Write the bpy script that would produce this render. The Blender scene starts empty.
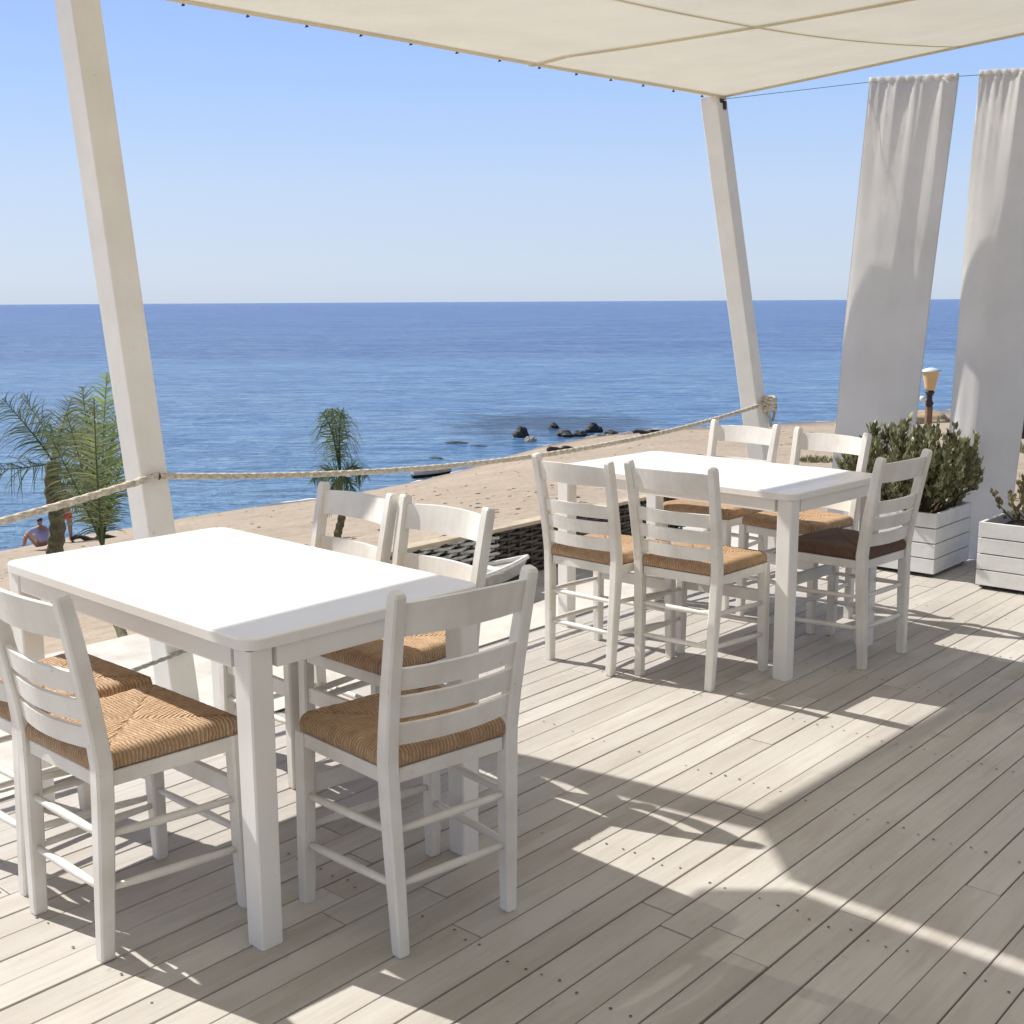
import bpy, bmesh, math, random
import numpy as np
from mathutils import Vector, Matrix, Quaternion, noise
R = math.radians
random.seed(7)
scn = bpy.context.scene
C = bpy.data.collections.new('place'); scn.collection.children.link(C)

# ------------------------------------------------------------------ camera
CH, CF, CP, CRL = 1.483, 1188.0, R(10.054), R(0.328)
cr, sr, cp, sp = math.cos(CRL), math.sin(CRL), math.cos(CP), math.sin(CP)
RV = Vector((1, 0, 0)); UV = Vector((0, sp, cp)); FV = Vector((0, cp, -sp))
right = RV*cr - UV*sr; up = RV*sr + UV*cr
cam = bpy.data.cameras.new('camera'); camo = bpy.data.objects.new('camera', cam); C.objects.link(camo)
cam.sensor_width = 36; cam.lens = CF/1024*36; cam.clip_start = .05; cam.clip_end = 40000
m = Matrix((right, up, -FV)).transposed().to_4x4(); m.translation = (0, 0, CH); camo.matrix_world = m
scn.camera = camo
CAMP = Vector((0, 0, CH))
def ray(u, v):
    return (FV + right*((u-512)/CF) - up*((v-512)/CF))
def Z(u, v, z):
    d = ray(u, v); return CAMP + d*((z-CH)/d.z)
def Yd(u, v, Y):
    d = ray(u, v); return CAMP + d*(Y/d.y)
PA = R(48.45); PC, PS = math.cos(PA), math.sin(PA)
def PQ(p, q, z=0.0): return Vector((p*PC - q*PS, p*PS + q*PC, z))
def toPQ(P): return P.x*PC + P.y*PS, -P.x*PS + P.y*PC

# ------------------------------------------------------------------ materials
def new_mat(name):
    mt = bpy.data.materials.new(name); mt.use_nodes = True
    nt = mt.node_tree; b = nt.nodes['Principled BSDF']; return mt, nt, b
class N:
    def __init__(s, nt): s.nt = nt
    def __call__(s, typ, ins=None, **kw):
        n = s.nt.nodes.new(typ)
        for k, v in kw.items(): setattr(n, k, v)
        if ins:
            for k, v in ins.items():
                sock = n.inputs[k]
                if isinstance(v, bpy.types.NodeSocket): s.nt.links.new(v, sock)
                else: sock.default_value = v
        return n
    def link(s, a, b): s.nt.links.new(a, b)
    def ramp(s, fac, stops):
        n = s('ShaderNodeValToRGB', {'Fac': fac}); e = n.color_ramp.elements
        while len(e) < len(stops): e.new(.5)
        for i, (p, c) in enumerate(stops): e[i].position = p; e[i].color = (*c, 1) if len(c) == 3 else c
        return n.outputs['Color']
    def mix(s, fac, a, b, mode='MIX'):
        n = s('ShaderNodeMix', data_type='RGBA', blend_type=mode)
        for idx, v in ((0, fac), (6, a), (7, b)):
            if isinstance(v, bpy.types.NodeSocket): s.nt.links.new(v, n.inputs[idx])
            else: n.inputs[idx].default_value = v if idx == 0 else ((*v, 1) if len(v) == 3 else v)
        return n.outputs[2]
    def math(s, op, a, b=0.0, c=0.0):
        n = s('ShaderNodeMath', operation=op)
        for i, v in enumerate((a, b, c)):
            if isinstance(v, bpy.types.NodeSocket): s.nt.links.new(v, n.inputs[i])
            else: n.inputs[i].default_value = v
        return n.outputs[0]
    def noise(s, vec, scale, detail=4, rough=.55, out='Fac'):
        n = s('ShaderNodeTexNoise', {'Scale': scale, 'Detail': detail, 'Roughness': rough})
        if vec is not None: s.nt.links.new(vec, n.inputs['Vector'])
        return n.outputs[out]
    def mapping(s, vec, scale=(1, 1, 1), rot=(0, 0, 0), loc=(0, 0, 0)):
        return s('ShaderNodeMapping', {'Vector': vec, 'Scale': scale, 'Rotation': rot, 'Location': loc}).outputs[0]
    def bump(s, h, strength, dist, normal=None):
        n = s('ShaderNodeBump', {'Height': h, 'Strength': strength, 'Distance': dist})
        if normal is not None: s.nt.links.new(normal, n.inputs['Normal'])
        return n.outputs[0]

def paint_mat(name, col, dirt, rough=.45, streak=(30, 30, 3), dirt_amt=.5):
    mt, nt, b = new_mat(name); n = N(nt)
    tc = n('ShaderNodeTexCoord').outputs['Object']
    oi = n('ShaderNodeObjectInfo').outputs['Random']
    off = n('ShaderNodeVectorMath', {0: tc, 1: n('ShaderNodeCombineXYZ', {'X': n.math('MULTIPLY', oi, 17.), 'Y': n.math('MULTIPLY', oi, 9.)}).outputs[0]}, operation='ADD').outputs[0]
    big = n.noise(off, 6, 5); st = n.noise(n.mapping(off, streak), 1.0, 4)
    chips = n.ramp(n.noise(off, 48, 3, .6), [(.70, (0, 0, 0)), (.74, (1, 1, 1))])
    c = n.mix(n.ramp(big, [(.35, (0, 0, 0)), (.75, (dirt_amt,)*3)]), col, dirt)
    c = n.mix(n.math('MULTIPLY', n.ramp(st, [(.5, (0, 0, 0)), (.8, (1, 1, 1))]), .35*dirt_amt), c, dirt)
    c = n.mix(n.math('MULTIPLY', chips, .55*dirt_amt), c, (.30, .24, .17))
    n.link(c, b.inputs['Base Color']); b.inputs['Roughness'].default_value = rough
    n.link(n.bump(n.math('ADD', n.math('MULTIPLY', st, .6), n.math('MULTIPLY', big, .4)), .25, .002), b.inputs['Normal'])
    return mt
WHITE = paint_mat('white_paint', (.86, .835, .78), (.58, .53, .45), .40, dirt_amt=.65)
TABLEW = paint_mat('table_paint', (.88, .855, .81), (.76, .73, .68), .30, dirt_amt=.28)
POSTW = paint_mat('post_paint', (.86, .84, .79), (.70, .67, .61), .5, dirt_amt=.5)
BOXW = paint_mat('planter_paint', (.80, .80, .80), (.5, .49, .47), .5, streak=(4, 30, 30), dirt_amt=.6)

def deck_mat():
    mt, nt, b = new_mat('deck_boards'); n = N(nt)
    tc = n('ShaderNodeTexCoord').outputs['Object']
    rnd = n('ShaderNodeAttribute', attribute_name='board').outputs['Fac']
    sh = n('ShaderNodeVectorMath', {0: tc, 1: n('ShaderNodeCombineXYZ', {'X': n.math('MULTIPLY', rnd, 31.), 'Z': n.math('MULTIPLY', rnd, 13.)}).outputs[0]}, operation='ADD').outputs[0]
    grain = n.noise(n.mapping(sh, (2.5, 60, 10)), 1.0, 6, .6)
    blot = n.noise(tc, 1.6, 5, .6)
    wear = n.noise(n.mapping(sh, (1.2, 6, 1)), 1.5, 6, .65)
    spots = n.ramp(n.noise(n.mapping(sh, (1, 1.8, 1)), 16, 3, .6), [(.69, (0, 0, 0)), (.75, (1, 1, 1))])
    base = n.mix(rnd, (.60, .57, .52), (.49, .46, .415))
    base = n.mix(n.ramp(blot, [(.35, (0, 0, 0)), (.7, (.55,)*3)]), base, (.42, .385, .34))
    base = n.mix(n.ramp(wear, [(.46, (0, 0, 0)), (.74, (.62,)*3)]), base, (.34, .29, .235))
    base = n.mix(n.math('MULTIPLY', n.ramp(grain, [(.45, (0, 0, 0)), (.75, (1, 1, 1))]), .25), base, (.30, .255, .21))
    base = n.mix(n.math('MULTIPLY', spots, .45), base, (.24, .20, .16))
    n.link(base, b.inputs['Base Color'])
    n.link(n.ramp(wear, [(.3, (.42,)*3), (.8, (.7,)*3)]), b.inputs['Roughness'])
    n.link(n.bump(n.math('ADD', grain, n.math('MULTIPLY', wear, .8)), .5, .003), b.inputs['Normal'])
    return mt
DECK = deck_mat()
def flat(name, col, rough=.7, metallic=0, var=.0, scale=20, bump=0.0, bs=40):
    mt, nt, b = new_mat(name); n = N(nt)
    b.inputs['Roughness'].default_value = rough; b.inputs['Metallic'].default_value = metallic
    tc = n('ShaderNodeTexCoord').outputs['Object']
    if var:
        f = n.noise(tc, scale, 4)
        c = n.mix(n.ramp(f, [(.3, (0, 0, 0)), (.7, (1, 1, 1))]), tuple(x*(1-var) for x in col), tuple(min(1, x*(1+var)) for x in col))
        n.link(c, b.inputs['Base Color'])
    else: b.inputs['Base Color'].default_value = (*col, 1)
    if bump: n.link(n.bump(n.noise(tc, bs, 4), bump, .01), b.inputs['Normal'])
    return mt
DARK = flat('dark_under', (.05, .045, .04), .9)
NAIL = flat('nail_heads', (.10, .085, .07), .6, var=.3)
IRON = flat('dark_iron', (.06, .05, .045), .5, .6, var=.3)
ROPE = flat('rope_fibre', (.62, .56, .46), .9, var=.35, scale=60, bump=.4, bs=200)
GREYROPE = flat('grey_rope_fibre', (.40, .40, .36), .9, var=.35, scale=60, bump=.4, bs=200)
PATH = flat('pale_path', (.62, .58, .52), .85, var=.15, scale=5, bump=.4, bs=30)

def rush_mat(name, ca, cb, cd):
    mt, nt, b = new_mat(name); n = N(nt)
    tc = n('ShaderNodeTexCoord').outputs['Object']
    s = n('ShaderNodeSeparateXYZ', {0: tc}).outputs
    ax = n.math('ABSOLUTE', s[0]); ay = n.math('ABSOLUTE', n.math('SUBTRACT', s[1], .005))
    side = n.math('GREATER_THAN', ax, ay)
    co = n.math('ADD', n.math('MULTIPLY', side, s[1]), n.math('MULTIPLY', n.math('SUBTRACT', 1., side), s[0]))
    wob = n.noise(tc, 25, 3)
    w = n.math('SINE', n.math('ADD', n.math('MULTIPLY', co, 2*math.pi/.0098), n.math('MULTIPLY', wob, 9.)))
    nz = n.noise(n.mapping(tc, (1, 1, 1)), 30, 5, .65)
    fib = n.noise(tc, 140, 3, .6)
    seam = n.math('ABSOLUTE', n.math('SUBTRACT', ax, ay))
    c = n.mix(n.ramp(nz, [(.3, (0, 0, 0)), (.7, (1, 1, 1))]), ca, cb)
    c = n.mix(n.math('MULTIPLY', n.ramp(w, [(0, (1, 1, 1)), (.45, (0, 0, 0))]), .5), c, cd)
    c = n.mix(n.math('MULTIPLY', fib, .3), c, cd)
    c = n.mix(n.ramp(seam, [(.0, (.5,)*3), (.01, (0, 0, 0))]), c, cd)
    n.link(c, b.inputs['Base Color']); b.inputs['Roughness'].default_value = .75
    n.link(n.bump(n.math('ADD', w, n.math('MULTIPLY', fib, .7)), .7, .003), b.inputs['Normal'])
    return mt
RUSH = rush_mat('rush_weave', (.74, .52, .31), (.48, .29, .155), (.24, .135, .07))
RUSHD = rush_mat('dark_rush_weave', (.22, .12, .07), (.16, .085, .05), (.07, .04, .025))

def cloth_mat(name, col, trans, see=0.0, sc=3.0):
    mt, nt, b = new_mat(name); n = N(nt)
    out = nt.nodes['Material Output']
    tc = n('ShaderNodeTexCoord').outputs['Object']
    f = n.noise(tc, sc, 4)
    c = n.mix(n.ramp(f, [(.3, (0, 0, 0)), (.75, (1, 1, 1))]), col, tuple(x*.9 for x in col))
    weave = n.noise(n.mapping(tc, (1, 1, 1)), 250, 2)
    bn = n.bump(n.math('ADD', weave, n.math('MULTIPLY', n.noise(tc, 9, 4), 3.)), .25, .003)
    d = n('ShaderNodeBsdfDiffuse', {'Color': c, 'Normal': bn}).outputs[0]
    t = n('ShaderNodeBsdfTranslucent', {'Color': c, 'Normal': bn}).outputs[0]
    m1 = n('ShaderNodeMixShader', {0: trans, 1: d, 2: t}).outputs[0]
    if see:
        tr = n('ShaderNodeBsdfTransparent', {'Color': (1, .97, .9, 1)}).outputs[0]
        m1 = n('ShaderNodeMixShader', {0: see, 1: m1, 2: tr}).outputs[0]
    n.link(m1, out.inputs['Surface']); nt.nodes.remove(b)
    return mt
CANVAS = cloth_mat('canopy_canvas', (.87, .82, .66), .31, .08)
HEM = cloth_mat('canopy_hem', (.86, .80, .64), .36)
SEAM = cloth_mat('canopy_seam', (.86, .80, .64), .42)
CURT = cloth_mat('curtain_cloth', (.92, .91, .88), .5)

# ------------------------------------------------------------------ mesh helpers
def link(name, me, mats, parent=None, smooth=False):
    o = bpy.data.objects.new(name, me)
    for mt in (mats if isinstance(mats, (list, tuple)) else [mats]): me.materials.append(mt)
    if smooth:
        for p in me.polygons: p.use_smooth = True
    C.objects.link(o)
    if parent is not None: o.parent = parent
    return o
def from_bm(name, bm, mats, parent=None, smooth=False):
    me = bpy.data.meshes.new(name); bmesh.ops.recalc_face_normals(bm, faces=bm.faces); bm.to_mesh(me); bm.free()
    return link(name, me, mats, parent, smooth)
def empty(name, loc, rz=0.0):
    o = bpy.data.objects.new(name, None); o.location = loc; o.rotation_euler = (0, 0, rz); o.empty_display_size = .1
    C.objects.link(o); return o
def tag(o, label, cat, group=None, kind=None):
    o['label'] = label; o['category'] = cat
    if group: o['group'] = group
    if kind: o['kind'] = kind
    return o
def struct(o, label=None):
    o['kind'] = 'structure'
    if label: o['label'] = label
    return o
def box(bm, c, s, rz=0.0, bev=0.0, mat=0, M=None):
    r = bmesh.ops.create_cube(bm, size=1.0); vs = r['verts']
    bmesh.ops.scale(bm, vec=s, verts=vs)
    fs = list({f for v in vs for f in v.link_faces})
    if bev:
        es = list({e for v in vs for e in v.link_edges})
        rr = bmesh.ops.bevel(bm, geom=es, offset=bev, segments=2, affect='EDGES', profile=.6)
        fs = list({f for f in rr['faces']} | {f for f in fs if f.is_valid})
        vs = list({v for f in fs for v in f.verts})
    mx = Matrix.Translation(c) @ Matrix.Rotation(rz, 4, 'Z')
    if M is not None: mx = M @ mx
    bmesh.ops.transform(bm, matrix=mx, verts=vs)
    for f in fs: f.material_index = mat
    return vs
def sweep(bm, pts, prof, ref=Vector((0, 1, 0)), scales=None, cap=True, mat=0, twist=None):
    """sweep a 2-D profile along pts; profile x = ref direction, y = tangent x ref"""
    pts = [Vector(p) for p in pts]; rings = []
    for i, p in enumerate(pts):
        t = (pts[min(i+1, len(pts)-1)] - pts[max(i-1, 0)]).normalized()
        a = (ref - t*ref.dot(t)).normalized(); b = t.cross(a)
        s = scales[i] if scales else 1.0
        if not isinstance(s, tuple): s = (s, s)
        tw = twist[i] if twist else 0.0; ct, st = math.cos(tw), math.sin(tw)
        ring = []
        for (u, v) in prof:
            u2, v2 = u*ct - v*st, u*st + v*ct
            ring.append(bm.verts.new(p + a*u2*s[0] + b*v2*s[1]))
        rings.append(ring)
    n = len(prof)
    for i in range(len(rings)-1):
        for k in range(n):
            f = bm.faces.new((rings[i][k], rings[i][(k+1) % n], rings[i+1][(k+1) % n], rings[i+1][k])); f.material_index = mat
    if cap:
        f = bm.faces.new(rings[0][::-1]); f.material_index = mat
        f = bm.faces.new(rings[-1]); f.material_index = mat
def rprof(w, d, c):
    w, d = w/2, d/2
    return [(w-c, -d), (w, -d+c), (w, d-c), (w-c, d), (-w+c, d), (-w, d-c), (-w, -d+c), (-w+c, -d)]
def circ(r, n=10): return [(r*math.cos(2*math.pi*k/n), r*math.sin(2*math.pi*k/n)) for k in range(n)]
def copy_tree(o, parent=None):
    c = o.copy(); C.objects.link(c); c.parent = parent
    for ch in list(o.children): copy_tree(ch, c)
    return c

# ------------------------------------------------------------------ light and sky
SUN_AZ, SUN_EL = R(149.3), R(45.0)
w = bpy.data.worlds.new('World'); scn.world = w; w.use_nodes = True
nt = w.node_tree; bg = nt.nodes['Background']
sky = nt.nodes.new('ShaderNodeTexSky'); sky.sky_type = 'NISHITA'; sky.sun_disc = False
sky.sun_elevation = SUN_EL; sky.sun_rotation = R(90) - SUN_AZ + R(360)
sky.altitude = 0; sky.air_density = 1.0; sky.dust_density = .6; sky.ozone_density = 1.5
nw = N(nt)
STR = .104
gz_ = nw('ShaderNodeSeparateXYZ', {0: nw('ShaderNodeTexCoord').outputs['Generated']}).outputs[2]
def lin(c, k=1.0): return tuple(k*((x/255)**2.2)/1.28/STR/8 for x in c)
# colours by height laid over the model sky, upper part dimmed to cut fill
skyc = nw.ramp(gz_, [(0, lin((200, 216, 236))), (.02, lin((203, 219, 240))), (.09, lin((196, 217, 247))), (.17, lin((172, 206, 255))), (.26, lin((156, 188, 255))), (.42, lin((92, 114, 160))), (1, lin((46, 60, 88)))])
skyc = nw('ShaderNodeVectorMath', {0: skyc, 1: (8, 8, 8)}, operation='MULTIPLY').outputs[0]
tint = nw.mix(1.0, sky.outputs[0], (.96, .93, 1.06), 'MULTIPLY')
nt.links.new(nw.mix(.88, tint, skyc), bg.inputs[0]); bg.inputs[1].default_value = STR
sun = bpy.data.lights.new('sun', 'SUN'); suno = bpy.data.objects.new('sun', sun); C.objects.link(suno)
sun.energy = 4.6; sun.angle = R(.55); sun.color = (1, .965, .91)
sd = Vector((math.cos(SUN_AZ)*math.cos(SUN_EL), math.sin(SUN_AZ)*math.cos(SUN_EL), math.sin(SUN_EL)))
suno.rotation_euler = sd.to_track_quat('Z', 'Y').to_euler(); suno.location = (-6, 4, 8)
scn.view_settings.view_transform = 'Standard'; scn.view_settings.look = 'None'
scn.view_settings.exposure = 0.36; scn.view_settings.gamma = 1

# ------------------------------------------------------------------ deck
def rot_obj(o): o.rotation_euler = (0, 0, PA); return o
bm = bmesh.new(); lay = bm.verts.layers.float.new('board')
q = 3.40; P0, P1 = -5.0, 7.15
while q > -5.0:
    wd = random.choice((.092, .095, .098)); x = P0
    cuts = [P0]; x = P0 + random.uniform(.6, 2.6)
    while x < P1: cuts.append(x); x += random.choice((2.0, 2.4, 2.9, 3.3))
    cuts.append(P1)
    for a, b in zip(cuts[:-1], cuts[1:]):
        rv = random.random(); g = random.choice((.0025, .0035, .0045, .0068))
        dz = random.uniform(-.0012, .0012)
        vs = box(bm, ((a+b)/2, q-wd/2, -.0125+dz), (b-a-.003, wd-g, .025), bev=.0022)
        for v in vs: v[lay] = rv
        # nail heads in pairs over the joists
        for jx in np.arange(math.ceil(a/.62)*.62, b, .62):
            for qq in (.25, .75):
                if random.random() < (.85 if q < 2.0 else .5) and q < 3.2:
                    cc = bmesh.ops.create_circle(bm, cap_ends=True, radius=random.uniform(.0028, .0045), segments=8,
                        matrix=Matrix.Translation((jx+random.uniform(-.012, .012), q-wd*qq+random.uniform(-.006, .006), .0022)))
                    for v in cc['verts']:
                        for f in v.link_faces: f.material_index = 1
    q -= wd
deck = rot_obj(from_bm('deck', bm, [DECK, NAIL])); struct(deck, 'weathered cream painted plank deck')
bm = bmesh.new()
box(bm, ((P0+P1)/2, -.8, -.08), (P1-P0-.02, 8.36, .1), mat=0)
box(bm, ((P0+P1)/2, 3.42, -.062), (P1-P0, .035, .125), bev=.004, mat=1)
box(bm, (P1+.02, -.8, -.065), (.035, 8.4, .125), bev=.004, mat=1)
box(bm, ((P0+P1)/2, 3.44, -.2), (P1-P0, .02, .15), mat=0)
under = rot_obj(from_bm('deck_edge', bm, [DARK, DECK])); struct(under)

# unseen wall added behind the viewer to block sky and bounce warm light
bm = bmesh.new(); W0, W1 = -5.0, 7.1; xcur = W0
for (a, b_) in ((-2.2, -1.2), (1.0, 3.4), (4.8, 5.9)):
    box(bm, ((xcur+a)/2, -5.15, 1.6), (a-xcur, .28, 3.2)); box(bm, ((a+b_)/2, -5.15, 2.7), (b_-a, .28, .998)); xcur = b_
    if a != 1.0: box(bm, ((a+b_)/2, -5.15, .45), (b_-a, .28, .898))
box(bm, ((xcur+W1)/2, -5.15, 1.6), (W1-xcur, .28, 3.2))
addwall = rot_obj(from_bm('added_wall', bm, [flat('added_wall_face', (.27, .235, .19), .9, var=.08, scale=3, bump=.3)])); tag(addwall, 'added wall with openings, out of view, blocking sky light over the deck', 'wall', kind='structure')
# lower pale terrace strip on the seaward side
bm = bmesh.new()
box(bm, (1.0, 4.35, -.20), (13.0, 1.75, .12), bev=.01)
path = rot_obj(from_bm('path', bm, [PATH])); struct(path)

# ------------------------------------------------------------------ terrain and sea
SEA = -4.5
shore_px = [(-900, 700), (-400, 610), (-100, 567), (0, 553), (60, 543), (110, 534), (200, 516), (300, 503), (384, 489), (430, 479), (470, 468), (500, 459), (540, 447), (590, 437), (640, 431), (720, 426), (840, 421), (930, 411), (1024, 405), (1400, 396), (2200, 390)]
sw = [Z(u, v, SEA) for u, v in shore_px]
sx = np.array([p.x for p in sw]); sy = np.array([p.y for p in sw])
def grid1(lo, hi, mid0, mid1, n0, n1, n2):
    return np.unique(np.concatenate([np.linspace(lo, mid0, n0), np.linspace(mid0, mid1, n1), np.linspace(mid1, hi, n2)]))
gx = grid1(-90, 170, -14, 22, 40, 150, 70); gy = grid1(-60, 180, 2, 70, 20, 240, 40)
def terr(x, y):
    ys = float(np.interp(x, sx, sy)); sl = .55
    d = (ys - y)*sl
    p = x*PC + y*PS; q = -x*PS + y*PC
    dd = math.hypot(max(q-5.3, 0), max(p-7.6, 0)*.8)
    nz = noise.noise(Vector((x*.35, y*.35, 0)))*.09 + noise.noise(Vector((x*1.3, y*1.3, 5)))*.035 + noise.noise(Vector((x*3.1, y*3.1, 9)))*.015
    if d > 0:
        s = d/(d+dd+1e-6)
        z = SEA + (4.28)*s**.85
        fade = min(1, dd/2.0)
        z += nz*fade*min(1, d/2+.15)
    else: z = SEA + .16*d + nz*.6
    return z
bm = bmesh.new(); V = []
poolc = Z(398, 478, SEA)
for y in gy:
    row = []
    for x in gx:
        z = terr(x, y)
        # shallow pool behind the sand bar
        ux, uy = (x-poolc.x), (y-poolc.y)
        e = (ux*.80+uy*.6)/5.5; f = (-ux*.6+uy*.80)/1.5
        gdep = math.exp(-(e*e+f*f))
        row.append(bm.verts.new((x, y, z)))
    V.append(row)
for j in range(len(gy)-1):
    for i in range(len(gx)-1):
        bm.faces.new((V[j][i], V[j][i+1], V[j+1][i+1], V[j+1][i]))
def sand_mat():
    mt, nt, b = new_mat('beach_sand'); n = N(nt)
    g = n('ShaderNodeNewGeometry').outputs['Position']
    z = n('ShaderNodeSeparateXYZ', {0: g}).outputs[2]
    a = n.noise(g, .5, 6, .65); f = n.noise(g, 6, 6, .7); k = n.noise(g, 2.2, 5, .7)
    dry = n.mix(n.ramp(a, [(.3, (0, 0, 0)), (.7, (1, 1, 1))]), (.52, .42, .31), (.43, .34, .24))
    dry = n.mix(n.ramp(f, [(.45, (0, 0, 0)), (.8, (.8,)*3)]), dry, (.22, .165, .115))
    weed = n.ramp(n.noise(n.mapping(g, (1, 1, 1), (0, 0, R(-35))), 1.1, 7, .75), [(.60, (0, 0, 0)), (.68, (1, 1, 1))])
    dry = n.mix(n.math('MULTIPLY', weed, .55), dry, (.15, .11, .075))
    wet = n.ramp(n.math('ADD', z, n.math('MULTIPLY', k, .18)), [(0, (0, 0, 0)), (1, (1, 1, 1))])
    mr = n('ShaderNodeMapRange', {'Value': n.math('ADD', z, n.math('MULTIPLY', k, .25)), 'From Min': SEA+.15, 'From Max': SEA+.70}).outputs[0]
    c = n.mix(mr, (.17, .135, .10), dry)
    n.link(c, b.inputs['Base Color'])
    n.link(n.math('ADD', n.math('MULTIPLY', mr, .5), .4), b.inputs['Roughness'])
    n.link(n.bump(n.math('ADD', f, n.math('MULTIPLY', n.noise(g, 25, 4, .7), .4)), .8, .05), b.inputs['Normal'])
    return mt
SAND = sand_mat()
beach = from_bm('beach', bm, [SAND], smooth=True); struct(beach)

def sea_mat():
    mt, nt, b = new_mat('sea_water'); n = N(nt)
    g = n('ShaderNodeNewGeometry').outputs['Position']
    s = n('ShaderNodeSeparateXYZ', {0: g}).outputs
    rg = n.mapping(g, (1, 1, 1), (0, 0, R(8)))
    dist = n.math('ADD', s[1], n.math('MULTIPLY', s[0], -.12))
    wob = n.noise(n.mapping(g, (.004, .02, 1)), 1.0, 4, .6)
    lw = n.math('LOGARITHM', n.math('MAXIMUM', n.math('ADD', dist, n.math('MULTIPLY', n.math('SUBTRACT', wob, .5), 70.)), 20.), 10.)
    f = n('ShaderNodeMapRange', {'Value': lw, 'From Min': 1.5, 'From Max': 3.2}).outputs[0]
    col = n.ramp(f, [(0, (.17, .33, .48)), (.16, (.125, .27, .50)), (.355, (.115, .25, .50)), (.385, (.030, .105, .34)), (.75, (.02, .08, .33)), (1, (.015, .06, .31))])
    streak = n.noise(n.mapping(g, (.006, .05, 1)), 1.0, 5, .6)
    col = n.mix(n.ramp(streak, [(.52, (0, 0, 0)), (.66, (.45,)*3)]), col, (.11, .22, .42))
    # light and dark of the ripples painted into the water colour
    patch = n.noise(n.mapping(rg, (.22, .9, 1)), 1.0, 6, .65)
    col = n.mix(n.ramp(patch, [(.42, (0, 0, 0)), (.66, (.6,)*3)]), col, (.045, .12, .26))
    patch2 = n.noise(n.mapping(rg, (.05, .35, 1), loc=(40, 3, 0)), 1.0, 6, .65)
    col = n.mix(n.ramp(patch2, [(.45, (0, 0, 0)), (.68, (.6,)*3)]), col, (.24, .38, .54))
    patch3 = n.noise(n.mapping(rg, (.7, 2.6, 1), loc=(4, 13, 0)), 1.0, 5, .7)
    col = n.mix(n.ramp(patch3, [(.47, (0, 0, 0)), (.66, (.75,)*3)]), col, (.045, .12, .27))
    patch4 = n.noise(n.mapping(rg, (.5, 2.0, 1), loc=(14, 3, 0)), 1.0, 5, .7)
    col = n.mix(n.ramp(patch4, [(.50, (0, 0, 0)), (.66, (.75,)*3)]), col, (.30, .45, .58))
    kp = Z(548, 424, SEA)
    dv = n('ShaderNodeVectorMath', {0: g, 1: tuple(kp)}, operation='SUBTRACT').outputs[0]
    kd = n('ShaderNodeVectorMath', {0: n.mapping(dv, (.075, .055, 1))}, operation='LENGTH').outputs['Value']
    kn = n.noise(n.mapping(g, (.35, .5, 1)), 1.0, 5, .7)
    kelp = n.ramp(n.math('ADD', kd, n.math('MULTIPLY', kn, 1.1)), [(.75, (.85,)*3), (1.15 if False else 1.0, (0, 0, 0))])
    col = n.mix(kelp, col, (.035, .075, .15))
    n.link(col, b.inputs['Base Color'])
    b.inputs['Roughness'].default_value = .22; b.inputs['IOR'].default_value = 1.33; b.inputs['Specular IOR Level'].default_value = .07
    h1 = n.noise(n.mapping(rg, (.35, 1.1, 1)), 1.0, 6, .6)
    h2 = n.noise(n.mapping(rg, (1.6, 4.0, 1)), 1.0, 4, .6)
    h = n.math('ADD', h1, n.math('MULTIPLY', h2, .25))
    n.link(n.bump(h, 1.0, .8), b.inputs['Normal'])
    return mt
bm = bmesh.new()
xs = [-20000, -2000, -200, 0, 200, 2000, 20000]; ys = [-2000, 0, 200, 2000, 25000]
vv = [[bm.verts.new((x, y, SEA)) for x in xs] for y in ys]
for j in range(len(ys)-1):
    for i in range(len(xs)-1): bm.faces.new((vv[j][i], vv[j][i+1], vv[j+1][i+1], vv[j+1][i]))
SEAM_ = sea_mat()
sea = from_bm('sea', bm, [SEAM_]); struct(sea)
FOAM = flat('sea_foam', (.80, .82, .82), .6, var=.1, scale=6)
bm = bmesh.new(); prev = None; rs = random.Random(9)
for k in range(900):
    x = -22 + k*.06
    ys0 = float(np.interp(x, sx, sy)); lo, hi = ys0-6, ys0+3
    for _ in range(14):
        md = (lo+hi)/2
        if terr(x, md) > SEA: lo = md
        else: hi = md
    wdt = max(0, noise.noise(Vector((x*.55, 3, 1)))*.55 + noise.noise(Vector((x*2.3, 8, 1)))*.25 + .04)
    cur = (bm.verts.new((x, lo-.02, SEA+.012)), bm.verts.new((x, lo+wdt, SEA+.006))) if wdt > .03 else None
    if prev and cur: bm.faces.new((prev[0], cur[0], cur[1], prev[1]))
    prev = cur
foam = from_bm('sea_foam', bm, FOAM); tag(foam, 'thin broken line of white foam along the waterline', 'foam', kind='stuff')
def ground(x, y): return terr(x, y)
def on_ground(u, v):
    """first point where the pixel's ray meets the terrain"""
    d = ray(u, v); t = 4.0
    while t < 200:
        P = CAMP + d*t
        if P.z < max(terr(P.x, P.y), SEA): return Vector((P.x, P.y, max(terr(P.x, P.y), SEA)))
        t *= 1.008
    return CAMP + d*t

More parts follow.
